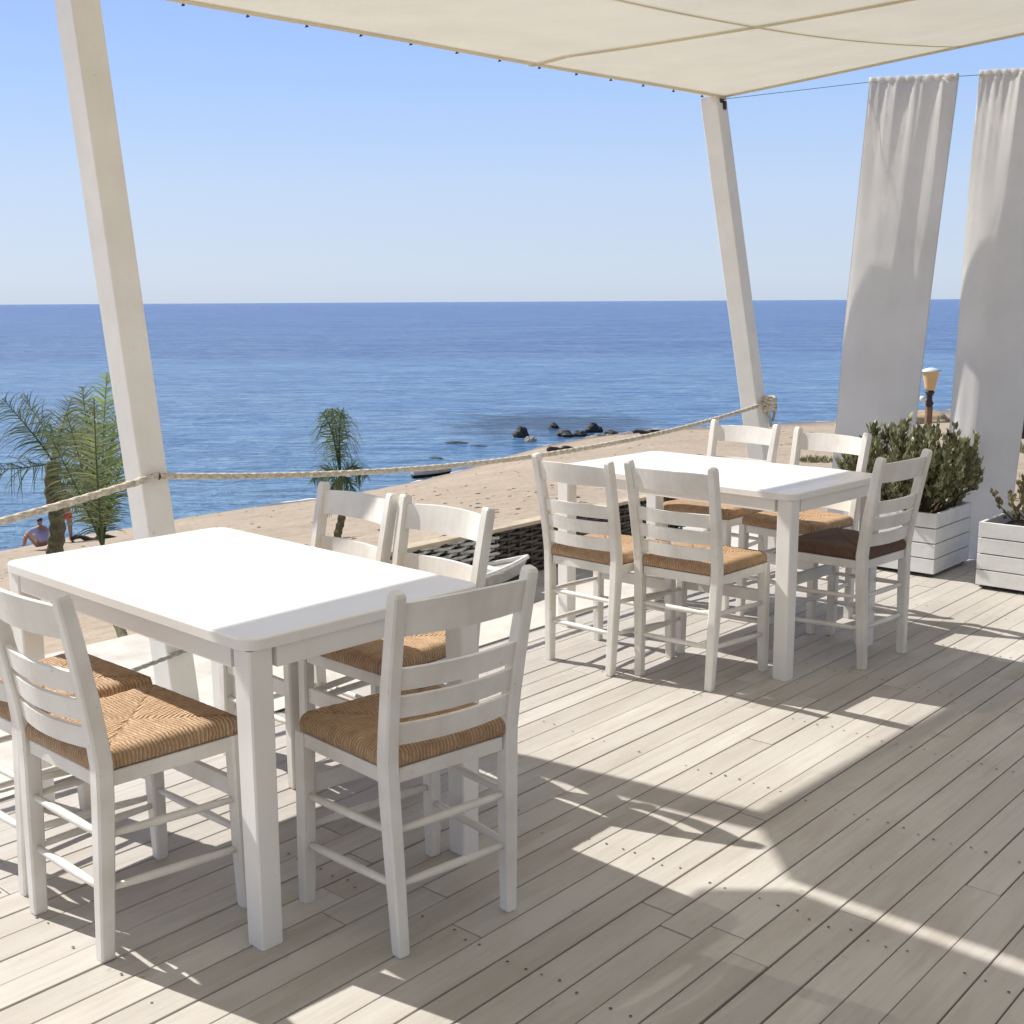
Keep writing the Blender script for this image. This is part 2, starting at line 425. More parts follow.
# ------------------------------------------------------------------ tables
def make_table():
    root = empty('dining_table', (0, 0, 0)); a, b = .735, 1.235
    bm = bmesh.new()
    r = .045; pts = []
    for (cx, cy, s) in ((a/2-r, b/2-r, 0), (-a/2+r, b/2-r, 90), (-a/2+r, -b/2+r, 180), (a/2-r, -b/2+r, 270)):
        for k in range(7):
            t = R(s + k*15); pts.append((cx+r*math.cos(t), cy+r*math.sin(t)))
    n = len(pts); rings = []
    for (z, o) in ((.722, -.004), (.724, 0), (.746, 0), (.7485, -.0015), (.75, -.005)):
        ring = []
        for (x, y) in pts:
            l = math.hypot(x, y); ring.append(bm.verts.new((x + o*x/l*1.2, y + o*y/l*1.2, z)))
        rings.append(ring)
    for i in range(len(rings)-1):
        for k in range(n): bm.faces.new((rings[i][k], rings[i][(k+1) % n], rings[i+1][(k+1) % n], rings[i+1][k]))
    bm.faces.new(rings[-1]); bm.faces.new(rings[0][::-1])
    from_bm('tabletop', bm, TABLEW, root)
    bm = bmesh.new()
    for s in (-1, 1):
        box(bm, (s*(a/2-.022), 0, .6965), (.022, b-.17, .05), bev=.0015)
        box(bm, (0, s*(b/2-.022), .6965), (a-.17, .022, .05), bev=.0015)
    from_bm('apron', bm, TABLEW, root)
    for sx_ in (-1, 1):
        for sy_ in (-1, 1):
            bm = bmesh.new(); x, y = sx_*(a/2-.042), sy_*(b/2-.042)
            sweep(bm, [(x, y, 0), (x, y, .003), (x, y, .35), (x, y, .7215)], rprof(.062, .062, .004), scales=[.9, .96, 1, 1.03])
            from_bm('leg', bm, TABLEW, root)
    return root
tb = make_table(); tb.location = (-.778, 3.208, 0); tb.rotation_euler = (0, 0, R(46.5))
tag(tb, 'white painted table nearest the camera, with sunlit top by the rope railing', 'table', 'white dining tables on the deck')
tb2 = copy_tree(tb); tb2.location = (.89, 5.168, 0); tb2.rotation_euler = (0, 0, R(45.4))
tb2['label'] = 'white painted table farther off, in front of the white planter boxes'

# ------------------------------------------------------------------ chairs
def make_chair(seatmat):
    root = empty('taverna_chair', (0, 0, 0))
    def post_pt(s, z):
        t = z/.87; x = s*(.161 + .026*t)
        y = -.180 + .016*min(z, .45)/.45 - (.072*((z-.45)/.42)**1.25 if z > .45 else 0)
        return (x, y, z)
    zs = [0, .004, .12, .25, .38, .47, .55, .63, .71, .79, .85, .867, .874]
    scl = [.78, .86, .93, 1, 1.04, 1.04, 1.0, .98, .95, .92, .90, .84, .62]
    for s in (-1, 1):
        bm = bmesh.new(); sweep(bm, [post_pt(s, z) for z in zs], rprof(.041, .036, .005), scales=scl)
        from_bm('back_leg', bm, WHITE, root)
    def fpt(s, z): return (s*(.196 - .006*z/.45), .176 + .006*(1-z/.45)**2, z)
    for s in (-1, 1):
        bm = bmesh.new(); fz = [0, .004, .06, .15, .3, .42, .452]
        sweep(bm, [fpt(s, z) for z in fz], rprof(.038, .038, .005), scales=[.76, .84, .92, 1, 1, 1, .96])
        from_bm('front_leg', bm, WHITE, root)
    # curved slats
    for (z0, z1) in ((.770, .846), (.640, .692), (.573, .624), (.507, .557)):
        bm = bmesh.new(); K = 12; zc = (z0+z1)/2
        rows = []
        for k in range(K+1):
            f = -1+2*k/K; xx = f*(post_pt(1, zc)[0]-.006)
            bow = -.026*(1-f*f)
            ring = []
            arch = .006*(1-f*f) if z0 > .7 else 0
            for (zz, dy) in ((z0, -.0065), (z0, .0065), (z1+arch, .0065), (z1+arch, -.0065)):
                y = post_pt(1, zz)[1] + bow + dy
                ring.append(bm.verts.new((xx, y, zz)))
            rows.append(ring)
        for k in range(K):
            for j in range(4): bm.faces.new((rows[k][j], rows[k][(j+1) % 4], rows[k+1][(j+1) % 4], rows[k+1][j]))
        bm.faces.new(rows[0]); bm.faces.new(rows[-1][::-1])
        bmesh.ops.bevel(bm, geom=[e for e in bm.edges if len(e.link_faces) == 2 and e.calc_face_angle(0) > .8], offset=.002, segments=2, affect='EDGES')
        from_bm('back_slat', bm, WHITE, root)
    # seat rails
    bm = bmesh.new()
    def bar(p, q, w, h):
        p, q = Vector(p), Vector(q); sweep(bm, [p, q], rprof(h, w, .002), ref=Vector((0, 0, 1)))
    zr = .432
    bar((-.17, .178, zr), (.17, .178, zr), .020, .036); bar((-.15, -.165, zr), (.15, -.165, zr), .020, .036)
    for s in (-1, 1): bar((s*.173, -.15, zr), (s*.191, .160, zr), .020, .036)
    from_bm('seat_frame', bm, WHITE, root)
    # stretchers
    def rod(name, p, q, r=.0095, flat_=None):
        bm = bmesh.new(); p, q = Vector(p), Vector(q); K = 6; pts = [p.lerp(q, k/K) for k in range(K+1)]
        sc = [.75, .95, 1.08, 1.12, 1.08, .95, .75]
        if flat_: sweep(bm, [p, q], rprof(flat_, .015, .003), ref=Vector((0, 0, 1)))
        else: sweep(bm, pts, circ(r, 10), ref=Vector((0, 0, 1)), scales=sc)
        from_bm(name, bm, WHITE, root, smooth=not flat_)
    for s in (-1, 1):
        for z in (.155, .285): rod('stretcher', post_pt(s, z+.015), fpt(s, z))
    for z in (.17, .30): rod('stretcher', post_pt(-1, z), post_pt(1, z))
    rod('stretcher', fpt(-1, .31), fpt(1, .31), flat_=.05)
    rod('stretcher', fpt(-1, .20), fpt(1, .20))
    # woven seat
    bm = bmesh.new(); K = 28
    def edge_w(y): return .180 + (y+.170)/.37*.024
    top = []
    for j in range(K+1):
        row = []
        for i in range(K+1):
            fx = -1+2*i/K; fy = -1+2*j/K
            y = fy*.187 + .010; x = fx*edge_w(y)
            if fy < -.6 and abs(fx) > .86: x *= 1-.10*(abs(fx)-.86)/.14*0 - 0
            m_ = max(abs(fx), abs(fy)); ed = max(0, (m_-.86)/.14)
            z = .497 - .012*ed**2 - .006*(1-m_) ** .8 - .0045*math.exp(-((abs(fx)-abs(fy))/.045)**2)*(m_ > .05)
            z += random.uniform(-.0012, .0012)
            # rounded corners
            cx = max(0, abs(fx)-.86)/.14; cy = max(0, abs(fy)-.86)/.14
            pull = .012*cx*cy
            row.append(bm.verts.new((x - math.copysign(pull, x), y - math.copysign(pull, fy), z)))
        top.append(row)
    for j in range(K):
        for i in range(K): bm.faces.new((top[j][i], top[j][i+1], top[j+1][i+1], top[j+1][i]))
    loop = [top[0][i] for i in range(K)] + [top[j][K] for j in range(K)] + [top[K][i] for i in range(K, 0, -1)] + [top[j][0] for j in range(K, 0, -1)]
    prev = loop
    for (z, o) in ((.470, .004), (.455, .001), (.4505, -.012)):
        nl = []
        for k, v in enumerate(loop):
            l = math.hypot(v.co.x, v.co.y); wv = .0014*(k % 2)
            nl.append(bm.verts.new((v.co.x*(1+(o+wv)/l), v.co.y*(1+(o+wv)/l), z)))
        for k in range(len(loop)): bm.faces.new((prev[k], nl[k], nl[(k+1) % len(loop)], prev[(k+1) % len(loop)]))
        prev = nl
    bm.faces.new(prev)
    from_bm('seat', bm, seatmat, root, smooth=True)
    return root
G1, G2 = 'rush seated chairs around the near table', 'rush seated chairs around the far table'
chairs = [
 ('A', -.938, 2.753, 47.8, G1, 'white chair with bright sunlit rush seat, front left corner, beside near table leg'),
 ('A2', -1.245, 3.065, 48.5, G1, 'white chair cut by the left picture edge, tucked in behind the chair with sunlit seat'),
 ('B', -.254, 2.763, 130.0, G1, 'white chair at the short end of the near table, slats toward camera, shaded seat'),
 ('C1', -.685, 3.755, 224.2, G1, 'white chair whose top rail stands right in front of the drooping palm'),
 ('C2', -.368, 3.465, 226.3, G1, 'white chair with its top rail in front of the dark wicker screen'),
 ('D1', .398, 4.833, 46.8, G2, 'white chair seen from behind at far table, nearest the wicker screen'),
 ('D2', .749, 4.631, 49.9, G2, 'white chair seen from behind at far table, between another such chair and the table leg'),
 ('E', 1.413, 4.894, 133.9, G2, 'white chair with dark brown seat at the planter end of the far table'),
 ('F1', 1.017, 5.838, 224.4, G2, 'white chair across the far table, its rail in front of the right hand post'),
 ('F2', 1.346, 5.448, 222.4, G2, 'white chair across the far table, its rail just left of the bushy planter shrub'),
]
proto = make_chair(RUSH)
for i, (k, x, y, a, g, lab) in enumerate(chairs):
    o = proto if i == 0 else copy_tree(proto)
    o.location = (x, y, 0); o.rotation_euler = (0, 0, R(a-90)); tag(o, lab, 'chair', g)
    if k == 'E':
        for ch in o.children:
            if ch.name.startswith('seat') and not ch.name.startswith('seat_frame'):
                ch.data = ch.data.copy(); ch.data.materials[0] = RUSHD; ch['label'] = 'dark brown woven seat'

# ------------------------------------------------------------------ posts
TL = Z(75, -14, 2.62); TR = Z(713, 97, 2.72)
ropeL = Z(146, 474, .83); ropeR = Z(753, 403, .83)
def make_post(top, mid, label, size=.118):
    d = (mid - top).normalized(); base = mid + d*((mid.z + .16)/-d.z)
    root = empty('canopy_post', base)
    bm = bmesh.new(); tp = top - base
    ax = Vector((PC, PS, 0)); K = 8
    sweep(bm, [tp*(k/K) for k in range(K+1)], rprof(size, size, .004), ref=ax)
    from_bm('shaft', bm, POSTW, root); tag(root, label, 'post', 'white posts holding the canopy')
    return root, base
postL, baseL = make_post(TL, ropeL, 'leaning white post behind the near table, beside the palms')
postR, baseR = make_post(TR, ropeR, 'leaning white post behind the far table, at the canopy corner')
def eyebolt(root, base, at, r=.012):
    bm = bmesh.new(); c = at - base
    nrm = Vector((PS, -PC, 0))
    sweep(bm, [c, c+nrm*.075], circ(.004, 8), ref=Vector((0, 0, 1)))
    pts = [c+nrm*(.075+.012) + (nrm*math.cos(t)+Vector((0, 0, 1))*math.sin(t))*r for t in [2*math.pi*k/14 for k in range(15)]]
    sweep(bm, pts, circ(.003, 6), ref=Vector((PC, PS, 0)))
    from_bm('eye_bolt', bm, IRON, root, smooth=True)
eyebolt(postL, baseL, ropeL)

# ------------------------------------------------------------------ ropes
def rope(name, p, q, sag, r, label, mat, group=None, n=90, pts=None):
    if pts is None: pts = [p.lerp(q, k/n) - Vector((0, 0, 4*sag*(k/n)*(1-k/n))) for k in range(n+1)]
    L = sum((b-a).length for a, b in zip(pts[:-1], pts[1:]))
    # resample finer for the lay of the strands
    m_ = int(L/.012); out = []; acc = [0]
    for a, b in zip(pts[:-1], pts[1:]): acc.append(acc[-1]+(b-a).length)
    for k in range(m_+1):
        s = L*k/m_; i = min(max(np.searchsorted(acc, s)-1, 0), len(pts)-2)
        f = (s-acc[i])/max(acc[i+1]-acc[i], 1e-6); out.append(pts[i].lerp(pts[i+1], f))
    prof = [(r*(.80+.24*abs(math.cos(1.5*t)))*math.cos(t), r*(.80+.24*abs(math.cos(1.5*t)))*math.sin(t)) for t in [2*math.pi*k/12 for k in range(12)]]
    bm = bmesh.new(); sweep(bm, out, prof, ref=Vector((.01, .02, 1)), twist=[k*.012/ (r*5.5)*2*math.pi/1.0*.5 for k in range(m_+1)])
    o = from_bm(name, bm, mat, None, smooth=True); o.location = (0, 0, 0)
    tag(o, label, 'rope', group); return o
nrm = Vector((PS, -PC, 0)); al = Vector((PC, PS, 0))
rl = ropeL + nrm*.085; rr = ropeR + nrm*.075 + al*.03
span = (ropeR - ropeL); span.z = 0
nextL = ropeL - al*4.1 - Vector((0, 0, .02))
RG = 'rope railing lines'
rope('rope', rl, rr, .13, .0135, 'thick beige rope railing sagging between the two posts', ROPE, RG)
rope('rope', nextL+nrm*.085, rl + Vector((0, 0, .002)), .17, .0145, 'thick beige rope railing running off to the left from the near post', ROPE, RG)
low = Z(184, 645, .28); low = Yd(183, 645, ropeL.y+.02)
rope('rope', low - al*4.1 - Vector((0, 0, .05)), low+nrm*.06, .12, .010, 'thin grey lower rope seen under the near table, tied to the post', GREYROPE)
# knot and hanging rope tail on the right post
kt = empty('rope_knot', ropeR + nrm*.08 + al*.06)
bm = bmesh.new()
for k in range(5):
    c = Vector((0, 0, .03-.018*k)); rr_ = .040 + .006*math.sin(k*2)
    pts = [c + Vector((math.cos(t)*rr_, math.sin(t)*rr_*.8, .008*math.sin(2*t+k))) for t in [2*math.pi*j/16 for j in range(17)]]
    sweep(bm, pts, circ(.011, 8), ref=Vector((0, 0, 1)))
from_bm('coil', bm, ROPE, kt, smooth=True)
bm = bmesh.new()
for k in range(4):
    a = k*1.6; pts = [Vector((.035*math.cos(a)+.01*math.sin(j*.8+k), .03*math.sin(a), .03-.03*j)) for j in range(6+k % 2)]
    sweep(bm, pts, circ(.009, 8), ref=Vector((1, 0, 0)))
from_bm('tail', bm, GREYROPE, kt, smooth=True)
tag(kt, 'frayed rope knot wound round the right hand post', 'rope knot')

# ------------------------------------------------------------------ canopy
def edge_l(a, d, v, k):
    if k is None: return a.lerp(d, v)
    return a.lerp(k, v/.05) if v < .05 else k.lerp(d, (v-.05)/.95)
def quad_cloth(bm, a, b, c, d, nu, nv, sag, rip=.012, seed=0, mat=0, kl=None, kr=None):
    """a-b seaward edge, d-c inner edge"""
    V = []
    for j in range(nv+1):
        row = []
        for i in range(nu+1):
            u, v = i/nu, j/nv
            P = edge_l(a, d, v, kl).lerp(edge_l(b, c, v, kr), u)
            P = P - Vector((0, 0, sag*4*u*(1-u)*4*v*(1-v)))
            P.z += rip*noise.noise(Vector((P.x*.9+seed, P.y*.9, 1)))
            row.append(bm.verts.new(P))
        V.append(row)
    for j in range(nv):
        for i in range(nu):
            f = bm.faces.new((V[j][i], V[j][i+1], V[j+1][i+1], V[j+1][i])); f.material_index = mat
    return V
def strip(bm, V, off=.004, mat=0):
    pass
ca = TL + al*.02 + nrm*.0 + Vector((0, 0, .01)); cb = TR + Vector((0, 0, 0)) + al*.05
# far right corner: along the deck's cross direction, rising a little
def lift(u, v, h):
    """the point at height h whose shade falls on this spot of the deck"""
    return Z(u, v, 0) + sd*(h/sd.z)
HC = 2.63
k0, k1 = lift(789, 880, HC), lift(1024, 962, HC)
cc = TR + nrm*7.6 + al*.1 + Vector((0, 0, .50)); cd = k0 + (k1-k0).normalized()*7.4 + Vector((0, 0, .06))
canopy = empty('canopy', TR)
def local_cloth(name, mat, root, a, b, c, d, nu, nv, sag, thick=.003, seed=0, kl=None, kr=None):
    bm = bmesh.new(); o0 = root.location
    V = quad_cloth(bm, a-o0, b-o0, c-o0, d-o0, nu, nv, sag, seed=seed, kl=None if kl is None else kl-o0, kr=None if kr is None else kr-o0)
    ob = from_bm(name, bm, mat, root, smooth=True)
    return ob, V
def canopy_pt(u, v, a, b, c, d, sag):
    P = edge_l(a, d, v, k0).lerp(b.lerp(c, v), u); P.z -= sag*4*u*(1-u)*4*v*(1-v); P.z += .012*noise.noise(Vector((P.x*.9-TR.x*.9, P.y*.9-TR.y*.9, 1))); return P
SAG = .16
local_cloth('canvas', CANVAS, canopy, ca, cb, cc, cd, 60, 60, SAG, kl=k0)
def band(name, mat, root, uv, width, drop, a, b, c, d, sag):
    bm = bmesh.new(); pts = [canopy_pt(u, v, a, b, c, d, sag) - Vector((0, 0, drop)) - root.location for u, v in uv]
    prof = rprof(width, .003, .001)
    sweep(bm, pts, prof, ref=(pts[-1]-pts[0]).cross(Vector((0, 0, 1))).normalized())
    return from_bm(name, bm, mat, root, smooth=True)
arg = (ca, cb, cc, cd, SAG)
band('hem', HEM, canopy, [(k/40, .008) for k in range(41)], .055, .006, *arg)
band('hem', HEM, canopy, [(.992, k/40) for k in range(41)], .055, .006, *arg)
band('seam', SEAM, canopy, [(k/40, .17+.03*k/40) for k in range(41)], .016, .006, *arg)
band('seam', SEAM, canopy, [(.585-.03*k/40, k/40) for k in range(41)], .040, .008, *arg)
# lashing hooks along the seaward hem
for k in range(14):
    u = .03 + k*.0715
    P = canopy_pt(u, .0, *arg) - canopy.location
    bm = bmesh.new()
    sweep(bm, [P+Vector((0, 0, .004)), P-Vector((0, 0, .010))], circ(.0045, 8), ref=Vector((1, 0, 0)))
    sweep(bm, [P-Vector((0, 0, .010))+nrm*-.008, P-Vector((0, 0, .010))+nrm*.010], circ(.003, 6), ref=Vector((0, 0, 1)))
    from_bm('hook', bm, IRON, canopy)
tag(canopy, 'cream canvas shade canopy stretched overhead to the right hand post', 'canopy')
# bracket at the corner
bm = bmesh.new(); box(bm, (0, 0, 0), (.05, .03, .03), PA, .004); box(bm, (.03, 0, -.025), (.02, .02, .05), PA, .003)
br = from_bm('bracket', bm, IRON, postR); br.location = TR - baseR + nrm*.05 + Vector((0, 0, -.03))
# second canopy panel over the near side, mostly out of frame; its shade falls on the deck
e0, e1 = lift(792, 890, HC+.03), lift(1024, 974, HC+.03)
e1 = e0 + (e1-e0).normalized()*7.6; ek = e0; e0 = lift(700, 889, HC+.03)
canopy2 = empty('canopy', e0)
f0 = e0 - al*4.3; f1 = f0 + nrm*7.6
local_cloth('canvas', CANVAS, canopy2, f0, e0, e1, f1, 60, 60, .12, seed=3, kr=ek)
tag(canopy2, 'cream canvas canopy panel over the near side of the deck', 'canopy')

# ------------------------------------------------------------------ curtains and wire
def vplane(u, v, P0, p_off=0.0):
    d = ray(u, v); n_ = Vector((PC, PS, 0)); s = ((P0 - CAMP).dot(n_) + p_off)/d.dot(n_); return CAMP + d*s
CO = 6.88 - toPQ(TR)[0]
W = lambda u, v: vplane(u, v, TR, CO)
def curtain(name, tl, tr, bl, br_, label, seed, amp):
    tl, tr, bl, br_ = W(*tl), W(*tr), W(*bl), W(*br_)
    root = empty(name, (bl+br_)/2); o0 = root.location
    bm = bmesh.new(); nu, nv = 44, 90; V = []
    for j in range(nv+1):
        row = []; v = j/nv
        for i in range(nu+1):
            u = i/nu; P = tl.lerp(tr, u).lerp(bl.lerp(br_, u), v)
            g = 1 - math.exp(-v*8)
            off = amp*g*(math.sin(u*math.pi*1.15+.15)*(.55+.6*v))
            off += .008*math.sin(u*23+seed+1.8*v)*(1-g*.9) + .006*math.sin(u*61+seed)*math.exp(-v*14)
            off += .03*g*noise.noise(Vector((u*1.6+seed, v*2.6, seed)))
            off += .009*noise.noise(Vector((u*5+seed, v*3, seed+4)))
            P = P - al*off
            row.append(bm.verts.new(P - o0))
        V.append(row)
    for j in range(nv):
        for i in range(nu): bm.faces.new((V[j][i], V[j][i+1], V[j+1][i+1], V[j+1][i]))
    bmesh.ops.solidify(bm, geom=bm.faces[:], thickness=.0025)
    from_bm('cloth', bm, CURT, root, smooth=True)
    bm = bmesh.new(); pts = [tl.lerp(tr, k/30) - o0 - al*(.006*math.sin(k*1.9+seed)) + Vector((0, 0, .004)) for k in range(31)]
    sweep(bm, pts, rprof(.034, .016, .005), ref=Vector((0, 0, 1)))
    from_bm('rod_pocket', bm, CURT, root, smooth=True)
    tag(root, label, 'curtain', 'tall white windbreak curtains'); return root
curtain('curtain', (870, 81), (958, 77), (824, 556), (896, 566), 'tall white cloth curtain hanging between the post and the lamp', 0.3, .06)
curtain('curtain', (980, 74), (1064, 70), (938, 574), (1000, 580), 'tall white cloth curtain right of the lamp, cut by the picture edge', 2.1, .09)
wa, wb_ = W(700, 93), W(1180, 64)
bm = bmesh.new(); pts = [TR + Vector((0, 0, -.02))] + [W(870, 82).lerp(W(1180, 62), k/10) for k in range(11)]
sweep(bm, pts, circ(.0016, 6), ref=Vector((0, 0, 1)))
wire = from_bm('curtain_wire', bm, IRON); tag(wire, 'thin steel wire from the canopy corner carrying the curtains', 'wire')

# ------------------------------------------------------------------ planters and shrubs
LEAF = []
def leaf_mat(name, ca, cb, rough=.45, trans=.25):
    mt, nt, b = new_mat(name); n = N(nt)
    rnd = n('ShaderNodeAttribute', attribute_name='leafv').outputs['Fac']
    c = n.mix(rnd, ca, cb); n.link(c, b.inputs['Base Color']); b.inputs['Roughness'].default_value = rough
    out = nt.nodes['Material Output']
    t = n('ShaderNodeBsdfTranslucent', {'Color': c}).outputs[0]
    mx = n('ShaderNodeMixShader', {0: trans, 1: b.outputs[0], 2: t}).outputs[0]; n.link(mx, out.inputs['Surface'])
    return mt
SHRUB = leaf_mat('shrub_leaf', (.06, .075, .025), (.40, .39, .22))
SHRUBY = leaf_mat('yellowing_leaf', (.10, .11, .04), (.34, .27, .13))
PALMG = leaf_mat('palm_leaf', (.10, .14, .06), (.32, .35, .19), .75, .3)
PALMD = leaf_mat('palm_leaf_dark', (.05, .10, .045), (.17, .23, .11), .75, .3)
PALMY = leaf_mat('palm_leaf_fresh', (.22, .34, .05), (.42, .50, .10), .75, .35)
BARK = flat('palm_bark', (.13, .12, .07), .9, var=.5, scale=25, bump=.8, bs=40)
TWIG = flat('twig', (.13, .09, .055), .85, var=.3)
SOIL = flat('soil', (.05, .035, .025), .95, var=.3, bump=.6)
def leaf(bm, lay, P, d, L, wd, rv, up_=None, curl=.15):
    d = d.normalized(); s = d.cross(up_ if up_ is not None else Vector((random.uniform(-1, 1), random.uniform(-1, 1), random.uniform(.2, 1))))
    if s.length < 1e-3: s = Vector((1, 0, 0))
    s.normalize(); nn = s.cross(d)
    pts = [P, P+d*L*.45+s*wd*.5-nn*curl*L*.15, P+d*L-nn*curl*L*.5, P+d*L*.45-s*wd*.5-nn*curl*L*.15, P+d*L*.5+nn*curl*L*.1]
    v = [bm.verts.new(p) for p in pts]
    for x in v: x[lay] = rv
    bm.faces.new((v[0], v[1], v[4])); bm.faces.new((v[1], v[2], v[4])); bm.faces.new((v[2], v[3], v[4])); bm.faces.new((v[3], v[0], v[4]))
def make_planter(wq, dp, h, loc, label):
    root = empty('planter_box', loc, PA)
    nr = 4; sh = h/nr
    bm = bmesh.new()
    for r_ in range(nr):
        z = sh*(r_+.5) + .018; t = 1 + .02*r_
        box(bm, (dp/2, .009, z), (dp*1.0-.036, .018, sh-.005), bev=.003)
        box(bm, (dp/2, wq-.009, z), (dp-.036, .018, sh-.005), bev=.003)
        box(bm, (.009, wq/2, z), (.018, wq, sh-.005), bev=.003)
        box(bm, (dp-.009, wq/2, z), (.018, wq, sh-.005), bev=.003)
    from_bm('slats', bm, BOXW, root)
    bm = bmesh.new()
    bm.free()
    for x in (.032, dp-.032):
        for y in (.032, wq-.032):
            bm = bmesh.new(); box(bm, (x, y, h/2), (.028, .028, h-.01)); from_bm('corner_post', bm, DARK, root)
    bm = bmesh.new(); box(bm, (dp/2, wq/2, h-.055), (dp-.05, wq-.05, .04)); from_bm('soil', bm, SOIL, root)
    tag(root, label, 'planter', 'white slatted planter boxes'); return root
pl1 = make_planter(.50, .50, .335, PQ(6.17, 2.44, .001), 'white slatted planter box holding the big green shrub')
pl2 = make_planter(.62, .50, .335, PQ(6.10, 1.57, .001), 'white slatted planter box at the right edge with sparse plant')
def shrub(c, rad, hgt, nst, nleaf, label, mats, seed, lsize=(.03, .055), sparse=False, cat='shrub'):
    rs = random.Random(seed); root = empty('shrub', c)
    bs = bmesh.new(); bl = bmesh.new(); lay = bl.verts.layers.float.new('leafv')
    for k in range(nst):
        a = rs.uniform(0, 2*math.pi); t = math.sqrt(rs.random())
        h = hgt*(1 - .42*t*t)*rs.uniform(.72, 1.08); sprd = rad*t*rs.uniform(.8, 1.15)
        base = Vector((math.cos(a)*rad*.28*t, math.sin(a)*rad*.28*t, 0)); top = Vector((math.cos(a)*sprd, math.sin(a)*sprd, h))
        pts = []
        for j in range(7):
            f = j/6; P = base.lerp(top, f); P.x += (math.cos(a)*.12*rad)*math.sin(f*math.pi); P.y += (math.sin(a)*.12*rad)*math.sin(f*math.pi)
            P += Vector((rs.uniform(-1, 1), rs.uniform(-1, 1), 0))*.010; pts.append(P)
        sweep(bs, pts, circ(.0032, 5), ref=Vector((1, 0, .01)), scales=[1.6-.2*j for j in range(7)])
        nl = int(nleaf*rs.uniform(.7, 1.3)); light = rs.random()
        for i in range(nl):
            f = rs.uniform(.18 if not sparse else .3, 1.0)**.8; j = min(int(f*6), 5); P = pts[j].lerp(pts[j+1], f*6-j)
            aa = i*2.4 + rs.uniform(-.5, .5); d = (pts[j+1]-pts[j]).normalized()
            sd_ = Vector((math.cos(aa), math.sin(aa), rs.uniform(.1, .9)))
            P = P + Vector((rs.uniform(-1, 1), rs.uniform(-1, 1), rs.uniform(-1, 1)))*.014
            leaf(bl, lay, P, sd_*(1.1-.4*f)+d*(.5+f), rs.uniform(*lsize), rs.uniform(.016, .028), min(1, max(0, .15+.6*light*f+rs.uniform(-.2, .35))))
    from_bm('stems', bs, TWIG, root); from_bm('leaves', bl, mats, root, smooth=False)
    tag(root, label, cat); return root
c1 = PQ(6.17+.25, 2.44+.25, .285)
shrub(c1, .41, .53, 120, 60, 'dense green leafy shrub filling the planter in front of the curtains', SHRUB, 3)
c2 = PQ(6.10+.28, 1.57+.36, .285)
shrub(c2, .30, .34, 26, 26, 'sparse yellowish plant in the planter at the right edge', SHRUBY, 5, (.022, .04), True, 'plant')

# ------------------------------------------------------------------ palms
def frond(bmr, bml, lay, pts, ll, nleaf, rs, droop, vup, wd=.0072, taper=True, rvb=(0, 1), rr=.006, start=.16):
    K = len(pts)-1
    sweep(bmr, pts, circ(rr, 6), ref=Vector((.3, 1, .05)), scales=[1.3-1.0*k/K for k in range(K+1)])
    nleaf = int(nleaf*1.25)
    for i in range(nleaf):
        f = start + (1-start)*i/nleaf; j = min(int(f*K), K-1); P = pts[j].lerp(pts[j+1], f*K-j)
        t = (pts[j+1]-pts[j]).normalized()
        for s in (-1, 1):
            side = Quaternion(t, rs.uniform(-1.0, 1.0)) @ (t.cross(vup).normalized()*s)
            L = 1.12*ll*(math.sin(math.pi*min(1, (f-start)/(1-start)*.85+.15))**.6)*rs.uniform(.8, 1.12)
            d = (side*.9 + t*rs.uniform(.45, .75) + Vector((0, 0, rs.uniform(-.15, .25)))).normalized()
            # each leaflet bends over in three pieces
            prev = P; w0 = wd; rv = min(1, max(0, rs.uniform(*rvb)))
            side2 = d.cross(Vector((rs.uniform(-.6, .6), 1, rs.uniform(-.8, .8))))
            if side2.length < .1: side2 = d.cross(Vector((0, 0, 1)))
            side2.normalize(); verts = []
            cur = P.copy(); dd = d.copy()
            for k in range(4):
                wk = w0*(1, 1.0, .7, .1)[k]
                a = bml.verts.new(cur+side2*wk*.5); b = bml.verts.new(cur-side2*wk*.5); a[lay] = rv; b[lay] = rv; verts.append((a, b))
                dd = (dd + Vector((0, 0, -droop*(k+1)*.33))).normalized(); cur = cur + dd*L/3
            for k in range(3): bml.faces.new((verts[k][0], verts[k][1], verts[k+1][1], verts[k+1][0]))
def bez(p0, p1, p2, n=12):
    return [p0*(1-t)**2 + p1*2*t*(1-t) + p2*t*t for t in [k/n for k in range(n+1)]]
def palm(base, top, fronds, label, r0, seed, mats):
    rs = random.Random(seed); root = empty('palm_tree', base)
    bm = bmesh.new(); K = 26; pts = [Vector((0, 0, 0)).lerp(top-base, k/K) for k in range(K+1)]
    for k in range(K+1): pts[k] += Vector((.015*math.sin(k*.5), 0, 0))
    sweep(bm, pts, [(c_*rs.uniform(.85, 1.1), s_*rs.uniform(.85, 1.1)) for c_, s_ in circ(r0, 12)], ref=Vector((1, 0, 0)), scales=[(1.15-.25*k/K)*(1.12 if k % 2 else .92) for k in range(K+1)])
    from_bm('trunk', bm, BARK, root, smooth=False)
    for (p1, p2, ll, nl, droop, vup, mi, rvb) in fronds:
        br_ = bmesh.new(); bl = bmesh.new(); lay = bl.verts.layers.float.new('leafv')
        b0 = top - base
        pts = bez(b0, p1-base, p2-base)
        frond(br_, bl, lay, pts, ll, nl, rs, droop, vup, rvb=rvb)
        # stalk and leaflets of a frond are one part
        me = bpy.data.meshes.new('tmp'); br_.to_mesh(me); br_.free(); n0 = len(bl.faces); bl.from_mesh(me); bl.faces.ensure_lookup_table()
        bpy.data.meshes.remove(me)
        from_bm('frond', bl, mats[mi], root)
    tag(root, label, 'palm tree'); return root
VU = Vector((0, -1, .15))
